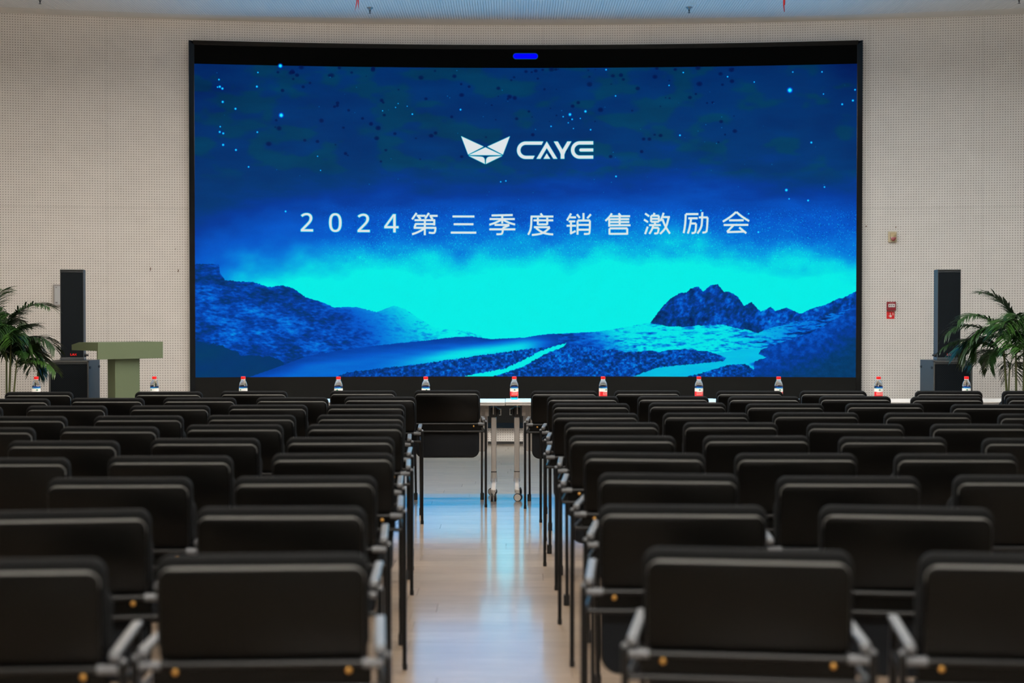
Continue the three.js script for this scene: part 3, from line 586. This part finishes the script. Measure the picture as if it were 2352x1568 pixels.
// ---------------------------------------------------------------- loudspeakers
const grilleTex = canvas(64, 64, (g) => { g.fillStyle = '#3a4046'; g.fillRect(0, 0, 64, 64); g.fillStyle = '#060708'; for (const [x, y] of [[16, 16], [48, 48], [16, -48], [48, -16], [16, 80], [80, 16], [-16, 48]]) { g.beginPath(); g.arc(x, y, 11, 0, 7); g.fill(); } });
const grilleFine = grilleTex.clone(); grilleFine.repeat.set(1 / 0.014, 1 / 0.014);
const grilleCoarse = grilleTex.clone(); grilleCoarse.repeat.set(1 / 0.022, 1 / 0.022);
function flatUV(g) { const p = g.attributes.position, uv = g.attributes.uv; for (let i = 0; i < p.count; i++) uv.setXY(i, p.getX(i), p.getY(i)); return g; }
const fineMat = mat(lin(0.12, 0.16, 0.19), 0.7, { specularIntensity: 0.25, map: grilleFine }), coarseMat = mat(lin(0.14, 0.175, 0.205), 0.7, { specularIntensity: 0.25, map: grilleCoarse });
function logo(parent, size, x, y, z) {
  const g = new TextGeometry('LAX', { font, size, depth: 0.002, curveSegments: 3, bevelEnabled: false }); g.scale(1.25, 1, 1).translate(x, y, z);
  return mesh('logo', g, M.redPlastic, parent);
}
const SUB_H = 1.022, SUB_W = 0.40, SUB_D = 0.38;
function subwoofer(x, turn, label) {
  const t = thing('subwoofer', label, 'speaker', [x, LOW, -14.2], turn, 'bass cabinets by the wall');
  mesh('cabinet', mergeGeometries([box(SUB_W, SUB_H, SUB_D - 0.02, 0, SUB_H / 2, -SUB_D / 2 - 0.01), rbox(SUB_W, 0.02, 0.03, 0.004, 0, SUB_H - 0.01, -0.012), rbox(SUB_W, 0.02, 0.03, 0.004, 0, 0.01, -0.012), rbox(0.016, SUB_H, 0.03, 0.004, SUB_W / 2 - 0.008, SUB_H / 2, -0.012), rbox(0.016, SUB_H, 0.03, 0.004, -SUB_W / 2 + 0.008, SUB_H / 2, -0.012)]), M.cabinet, t);
  mesh('grille', flatUV(box(SUB_W - 0.034, SUB_H - 0.05, 0.012, 0, SUB_H / 2 - 0.012, -0.016)), coarseMat, t);
  mesh('grille_lip', rbox(SUB_W - 0.034, 0.014, 0.012, 0.003, 0, SUB_H - 0.028, -0.010), M.lip, t);
  for (const s of [-1, 1]) for (const z of [-0.04, -SUB_D + 0.03]) mesh('rubber_foot', new THREE.CylinderGeometry(0.012, 0.014, 0.008, 12).scale(1, 1, 1.6).rotateZ(Math.PI / 2).translate(s * (SUB_W / 2 + 0.003), SUB_H - 0.07, z), M.rubber, t);
  return t;
}
function columnSpeaker(x, z, turn, label, side) {
  const H = 0.913, W = 0.226, D = 0.2, t = thing('column_speaker', label, 'speaker', [x, LOW + SUB_H, z], turn, 'column loudspeakers on the bass cabinets');
  mesh('cabinet', mergeGeometries([box(W, H - 0.02, D - 0.02, 0, H / 2 + 0.01, -D / 2 - 0.01), rbox(W, 0.012, 0.03, 0.004, 0, H - 0.006, -0.012), rbox(0.005, H, 0.03, 0.002, -W / 2 + 0.0025, H / 2, -0.014), rbox(0.005, H, 0.03, 0.002, W / 2 - 0.0025, H / 2, -0.014)]), M.cabinet, t);
  const gr = mesh('grille', flatUV(box(W - 0.012, H - 0.045, 0.012, 0, H / 2 + 0.006, -0.012)), fineMat, t);
  mesh('grille_lip', rbox(W - 0.012, 0.008, 0.012, 0.002, 0, H - 0.024, -0.006), M.lip, gr);
  mesh('base', rbox(W + 0.008, 0.03, D, 0.006, 0, 0.015, -D / 2 + 0.002), M.lip, t);
  mesh('side_knob', mergeGeometries([new THREE.CylinderGeometry(0.016, 0.016, 0.02, 12).rotateZ(Math.PI / 2).translate(side * (W / 2 + 0.01), 0.05, -0.06), new THREE.CylinderGeometry(0.01, 0.01, 0.03, 10).rotateZ(Math.PI / 2).translate(side * (W / 2 + 0.024), 0.05, -0.06)]), M.black, t);
  logo(t, 0.021, -0.022, 0.048, -0.006);
  return t;
}
subwoofer(-4.428, 0.0, 'grey bass cabinet with black grille between left palm and green lectern');
subwoofer(4.405, 0.06, 'grey bass cabinet with black grille right of the red fire call point');
columnSpeaker(-4.42, -14.29, 0.19, 'tall dark column speaker standing on the left bass cabinet', 1);
columnSpeaker(4.385, -14.27, -0.10, 'tall dark column speaker standing on the right bass cabinet', -1);

// ---------------------------------------------------------------- lectern
{
  const t = thing('lectern', 'sage green lectern with a wide angular top on a slim column', 'lectern', [-3.753, LOW, -13.72], 0.27 + 0.53);
  const TOP = 1.218, W = 0.70, D = 0.47;
  mesh('front_panel', rbox(W, 0.16, 0.024, 0.002, 0, TOP - 0.08, 0.135), M.sage, t);
  const s = new THREE.Shape(); s.moveTo(0, 0); s.lineTo(0, 0.078); s.lineTo(-0.33, 0.078); s.lineTo(-D, 0.052); s.lineTo(-D, 0);
  const g = new THREE.ExtrudeGeometry(s, { depth: W, bevelEnabled: false }); g.rotateY(-Math.PI / 2).translate(W / 2, TOP - 0.079, 0.123);
  // the shape's x runs back to front along z after the turn
  mesh('desk_top', g, M.sage, t);
  mesh('column', rbox(0.265, TOP - 0.10, 0.14, 0.002, 0, (TOP - 0.10) / 2 + 0.01, 0.01), M.sage, t);
  mesh('base_plate', rbox(0.5, 0.025, 0.4, 0.006, 0, 0.0125, -0.02), M.sage, t);
}

// ---------------------------------------------------------------- things on the wall
const wallThing = (name, label, cat, x, y) => { const a = angleAt(x), t = thing(name, label, cat); t.position.copy(onWall(a, y, 0.001)); t.rotation.y = -a; return t; };
{
  const t = wallThing('control_panel', 'pale grey wall control panel peeking out behind the left column speaker', 'panel', -4.975, 1.605);
  mesh('housing', rbox(0.2, 0.24, 0.03, 0.006, 0, 0, 0.015), mat(lin(0.24, 0.23, 0.225), 0.5), t);
  mesh('faceplate', rbox(0.172, 0.205, 0.006, 0.002, 0, 0, 0.031), mat(lin(0.38, 0.40, 0.42), 0.4), t);
  mesh('button', mergeGeometries([box(0.012, 0.012, 0.003, -0.068, 0.088, 0.035), box(0.022, 0.016, 0.003, -0.066, -0.08, 0.035)]), mat(lin(0.15, 0.15, 0.16), 0.4), t);
}
{
  const t = wallThing('alarm_sounder', 'cream fire alarm sounder with a red half-round lens on the perforated wall', 'alarm', 4.262, 2.263);
  mesh('base', rbox(0.094, 0.122, 0.03, 0.008, 0, 0, 0.015), mat(lin(0.50, 0.43, 0.29), 0.5), t);
  mesh('cover', slab(0.062, 0.095, 0.02, 0.012, 0.004, 0.028), mat(lin(0.46, 0.36, 0.20), 0.5), t).position.set(0.006, -0.05, 0.05);
  const s = new THREE.Shape(); s.moveTo(-0.029, 0); s.lineTo(0.029, 0); s.absarc(0, 0, 0.029, 0, -Math.PI, true);
  mesh('red_lens', toCreasedNormals(new THREE.ExtrudeGeometry(s, { depth: 0.012, bevelEnabled: true, bevelSize: 0.001, bevelThickness: 0.004, bevelSegments: 3, curveSegments: 12 }).scale(1, 1.35, 1).translate(0.006, -0.006, 0.048), 0.7), mat(lin(0.22, 0.004, 0.012), 0.15, { clearcoat: 0.6 }), t);
  mesh('screw', new THREE.CylinderGeometry(0.003, 0.003, 0.003, 8).rotateX(Math.PI / 2).translate(-0.024, -0.045, 0.031), M.black, t);
}
{
  const t = wallThing('fire_call_point', 'dark red fire call point box with white label strip beside the screen', 'alarm', 4.252, 1.488);
  mesh('housing', rbox(0.1, 0.098, 0.045, 0.006, 0, 0, 0.0225), mat(lin(0.24, 0.006, 0.016), 0.35), t);
  mesh('label_plate', box(0.072, 0.036, 0.002, 0.003, 0.006, 0.046), mat(lin(0.62, 0.60, 0.60), 0.5), t);
  mesh('arrow_marks', mergeGeometries([box(0.014, 0.010, 0.002, -0.018, 0.006, 0.0475), box(0.008, 0.014, 0.002, 0.003, 0.006, 0.0475), box(0.014, 0.010, 0.002, 0.024, 0.006, 0.0475)]), M.black, t);
  mesh('heading_marks', mergeGeometries([0, 1, 2, 3, 4].map((i) => box(0.006, 0.005, 0.001, -0.016 + i * 0.009, 0.036, 0.0455))), mat(lin(0.5, 0.3, 0.3), 0.5), t);
}
{
  const t = wallThing('fire_sign', 'bright red sticker with white pressing hand below the call point', 'sign', 4.247, 1.388);
  mesh('plate', box(0.086, 0.084, 0.003, 0, 0, 0.0015), mat(lin(0.66, 0.008, 0.012), 0.4), t);
  const w = mat(lin(0.72, 0.62, 0.58), 0.5);
  mesh('hand_mark', mergeGeometries([rbox(0.022, 0.024, 0.001, 0.0004, 0.001, -0.012, 0.0036), box(0.006, 0.026, 0.001, -0.003, 0.012, 0.0036), box(0.012, 0.005, 0.001, -0.015, -0.01, 0.0036)]), w, t);
  mesh('small_print', mergeGeometries([0, 1, 2, 3].map((i) => box(0.010, 0.005, 0.001, 0.027, 0.028 - i * 0.009, 0.0036))), w, t);
}

// ---------------------------------------------------------------- ceiling fittings
function sprinkler(x, z, label) {
  const t = thing('sprinkler', label, 'sprinkler', [x, CEILING, z], 0, 'sprinkler heads in the slatted ceiling');
  mesh('escutcheon', lathe([[0.0001, -0.030], [0.012, -0.028], [0.018, -0.018], [0.034, -0.006], [0.036, 0.0]], 20), mat(lin(0.30, 0.30, 0.31), 0.35, { metalness: 1 }), t);
  mesh('frame_arm', mergeGeometries([bar(V(0, -0.028, 0), V(0, -0.058, 0), 0.004, 8), bar(V(0.008, -0.028, 0), V(0.002, -0.05, 0), 0.002, 6), bar(V(-0.008, -0.028, 0), V(-0.002, -0.05, 0), 0.002, 6)]), M.black, t);
  mesh('deflector', lathe([[0.0001, -0.054], [0.006, -0.056], [0.015, -0.060], [0.015, -0.062], [0.0001, -0.062]], 16), M.lip, t);
}
sprinkler(-1.53, -15.38, 'chrome sprinkler head above the screen, left of its middle');
sprinkler(1.905, -15.36, 'chrome sprinkler head above the screen, right of its middle');
sprinkler(-4.93, -14.92, 'chrome sprinkler head at the far left edge of the ceiling');
sprinkler(5.29, -14.9, 'chrome sprinkler head at the far right edge of the ceiling');
{
  const t = thing('ceiling_plate', 'small flush round plate in the ceiling beside the right sprinkler', 'plate', [1.93, CEILING, -15.19]);
  mesh('rim', lathe([[0.03, -0.001], [0.052, -0.004], [0.056, 0]], 28), M.slat, t);
  mesh('disc', lathe([[0.0001, -0.002], [0.046, -0.002], [0.047, 0]], 28), M.plaster, t);
}
function ribbon(x, z, label, tails) {
  const t = thing('red_ribbon', label, 'ribbon', [x, CEILING, z]);
  for (const pts of tails) {
    const c = new THREE.CatmullRomCurve3(pts.map((p) => V(...p))), n = 16, p = [], ix = [];
    for (let i = 0; i <= n; i++) { const q = c.getPoint(i / n), tw = i / n * 1.4, w = 0.009; p.push(q.x - w * Math.cos(tw), q.y, q.z - w * Math.sin(tw), q.x + w * Math.cos(tw), q.y, q.z + w * Math.sin(tw)); }
    for (let i = 0; i < n; i++) { const k = i * 2; ix.push(k, k + 2, k + 1, k + 1, k + 2, k + 3); }
    const g = new THREE.BufferGeometry(); g.setAttribute('position', new THREE.Float32BufferAttribute(p, 3)); g.setIndex(ix); g.computeVertexNormals();
    mesh('tail', g, mat(lin(0.5, 0.006, 0.006), 0.5, { side: THREE.DoubleSide }), t);
  }
}
ribbon(-1.478, -13.6, 'thin red ribbon hanging from the ceiling left of the middle', [[[0, 0, 0], [0.012, -0.2, 0], [-0.005, -0.36, 0], [-0.022, -0.428, 0]], [[0.003, 0, 0.004], [0.02, -0.2, 0], [0.014, -0.34, 0], [0.02, -0.405, 0]]]);
ribbon(2.59, -13.6, 'thin red ribbon hanging from the ceiling right of the middle', [[[0, 0, 0], [0.006, -0.2, 0], [-0.002, -0.35, 0], [0.004, -0.425, 0]], [[0.003, 0, 0.004], [0.010, -0.2, 0], [0.006, -0.3, 0], [0.008, -0.36, 0]]]);

// ---------------------------------------------------------------- palms
const leafMats = [mat(lin(0.010, 0.036, 0.006), 0.42), mat(lin(0.016, 0.055, 0.008), 0.42), mat(lin(0.030, 0.085, 0.012), 0.4)].map((m) => { m.side = THREE.DoubleSide; return m; });
const caneMat = mat(lin(0.10, 0.12, 0.035), 0.55);
function frondGeometry(start, dir, len, lift, droop, leafLen, width) {
  // start point, horizontal heading, a rachis that rises and then bends over, paired leaflets
  const pts = [], N = 22; let p = start.clone(), el = lift;
  for (let i = 0; i <= N; i++) { pts.push(p.clone()); const st = len / N; p = p.clone().add(V(Math.cos(dir) * Math.cos(el) * st, Math.sin(el) * st, Math.sin(dir) * Math.cos(el) * st)); el -= droop / N * (0.4 + 1.2 * i / N); }
  const curve = new THREE.CatmullRomCurve3(pts), gs = [new THREE.TubeGeometry(curve, 20, 0.0032, 4).toNonIndexed()];
  gs[0].deleteAttribute('uv');
  const side = V(-Math.sin(dir), 0, Math.cos(dir)), P = [], put = (a, b, c) => P.push(a.x, a.y, a.z, b.x, b.y, b.z, c.x, c.y, c.z);
  for (let i = 0; i < 32; i++) for (const s of [-1, 1]) {
    const t = 0.20 + 0.78 * (i + (s > 0 ? 0.3 : 0)) / 32, q = curve.getPoint(Math.min(t, 1)), tan = curve.getTangent(Math.min(t, 1));
    const L = leafLen * (0.45 + 0.65 * Math.sin(Math.min(1, (t - 0.15) * 1.15) * Math.PI * 0.9)) * rr(0.85, 1.1);
    let d = tan.clone().multiplyScalar(0.75).add(side.clone().multiplyScalar(s * rr(0.65, 0.95))).add(V(0, rr(0.0, 0.3), 0)).normalize();
    const up = V(0, 1, 0), wv = new THREE.Vector3().crossVectors(d, up).normalize(); let a = q.clone(), prev = null; const dr = rr(0.5, 1.2) * droop * 0.55;
    for (let k = 0; k <= 4; k++) {
      const u = k / 4, w = width * Math.sin(Math.PI * Math.min(0.98, 0.12 + 0.86 * u)) * (u > 0.9 ? 0.25 : 1), l = a.clone().addScaledVector(wv, -w), r2 = a.clone().addScaledVector(wv, w).add(V(0, w * 0.5, 0));
      if (prev) { put(prev[0], prev[1], l); put(prev[1], r2, l); }
      prev = [l, r2]; a = a.clone().addScaledVector(d, L / 4); d = d.clone().add(V(0, -dr * 0.34, 0)).normalize();
    }
  }
  const g = new THREE.BufferGeometry(); g.setAttribute('position', new THREE.Float32BufferAttribute(P, 3)); g.computeVertexNormals();
  return mergeGeometries([gs[0], g]);
}
function palm(x, z, label, fronds, stems) {
  const t = thing('potted_palm', label, 'plant', [x, LOW, z], 0, 'potted palms by the wall');
  mesh('pot', lathe([[0.0001, 0], [0.13, 0], [0.145, 0.02], [0.185, 0.32], [0.195, 0.34], [0.175, 0.34], [0.165, 0.30], [0.0001, 0.30]], 28), mat(lin(0.5, 0.48, 0.44), 0.4), t);
  mesh('soil', new THREE.CylinderGeometry(0.168, 0.165, 0.02, 24).translate(0, 0.305, 0), mat(lin(0.03, 0.02, 0.012), 1), t);
  for (const [bx, bz, tx, ty, tz, r] of stems) mesh('stem', bar(V(bx, 0.3, bz), V(tx, ty, tz), r, 8, r * 0.6), caneMat, t);
  fronds.forEach(([sx, sy, sz, dir, len, lift, droop, leaf, k]) => mesh('frond', frondGeometry(V(sx, sy, sz), dir, len, lift, droop, leaf, 0.0082), leafMats[k], t));
}
function randomFronds(list, stems, n, far = 1, short = 0) {
  const out = [...list];
  for (let i = 0; i < n; i++) { const s = stems[i % stems.length], dir = i * 2.4 + rr(-0.4, 0.4); const reach = Math.cos(dir) * short > 0.2 ? 0.62 : 1; out.push([s[2], s[3] - rr(0, 0.12), s[4], dir, rr(0.5, 0.72) * far * reach, rr(0.6, 1.25), rr(1.4, 2.6), rr(0.19, 0.27), Math.floor(rr(0, 2.2))]); }
  return out;
}
{
  const st = [[-0.05, 0.02, -0.10, 1.22, 0.03, 0.014], [0.05, 0.0, 0.10, 1.25, 0.04, 0.014], [0.02, -0.05, 0.02, 1.32, -0.06, 0.012], [0.08, 0.04, 0.16, 1.05, 0.06, 0.011], [-0.08, -0.02, -0.2, 1.12, 0.0, 0.012]];
  palm(-4.84, -13.5, 'leafy green palm at the left edge, before the left bass cabinet', randomFronds([
    [0.02, 1.32, 0, 0.35, 0.62, 0.95, 1.5, 0.2, 1], [0.16, 0.98, 0.06, 0.35, 0.5, 0.5, 1.7, 0.15, 2], [0.1, 1.15, 0.04, 0.25, 0.55, 0.7, 2.0, 0.2, 0], [-0.1, 1.3, 0.03, 0.9, 0.6, 1.25, 1.2, 0.18, 2], [0.1, 1.2, 0.04, 1.2, 0.5, 0.8, 2.2, 0.2, 2], [0.0, 1.1, 0.1, 1.8, 0.5, 0.7, 2.4, 0.2, 1],
  ], st, 40, 0.76, 1), st);
}
{
  const st = [[0.0, 0.02, -0.07, 1.18, 0.03, 0.015], [0.07, 0.0, 0.05, 1.28, 0.02, 0.013], [0.12, 0.03, 0.14, 1.3, 0.0, 0.013], [-0.03, 0.03, -0.02, 1.02, 0.06, 0.011]];
  palm(4.76, -13.6, 'leafy green palm at the right edge, beside the right column speaker', randomFronds([
    [-0.07, 1.18, 0.03, 3.1, 0.66, 0.85, 1.9, 0.2, 0], [-0.05, 1.24, 0.02, 2.9, 0.62, 1.0, 1.9, 0.2, 1], [-0.05, 1.1, 0.04, 3.25, 0.66, 0.6, 1.5, 0.16, 0], [0.0, 1.2, 0.03, 1.9, 0.5, 0.6, 1.8, 0.22, 2], [0.05, 1.26, 0.03, 2.2, 0.5, 0.9, 1.9, 0.22, 2], [0.1, 1.3, 0, 3.0, 0.6, 1.2, 1.2, 0.2, 0], [-0.04, 1.15, 0.04, 2.6, 0.4, 0.2, 2.4, 0.16, 0],
  ], st, 26, 0.85), st);
}

scene.updateMatrixWorld(true);
renderer.render(scene, camera);
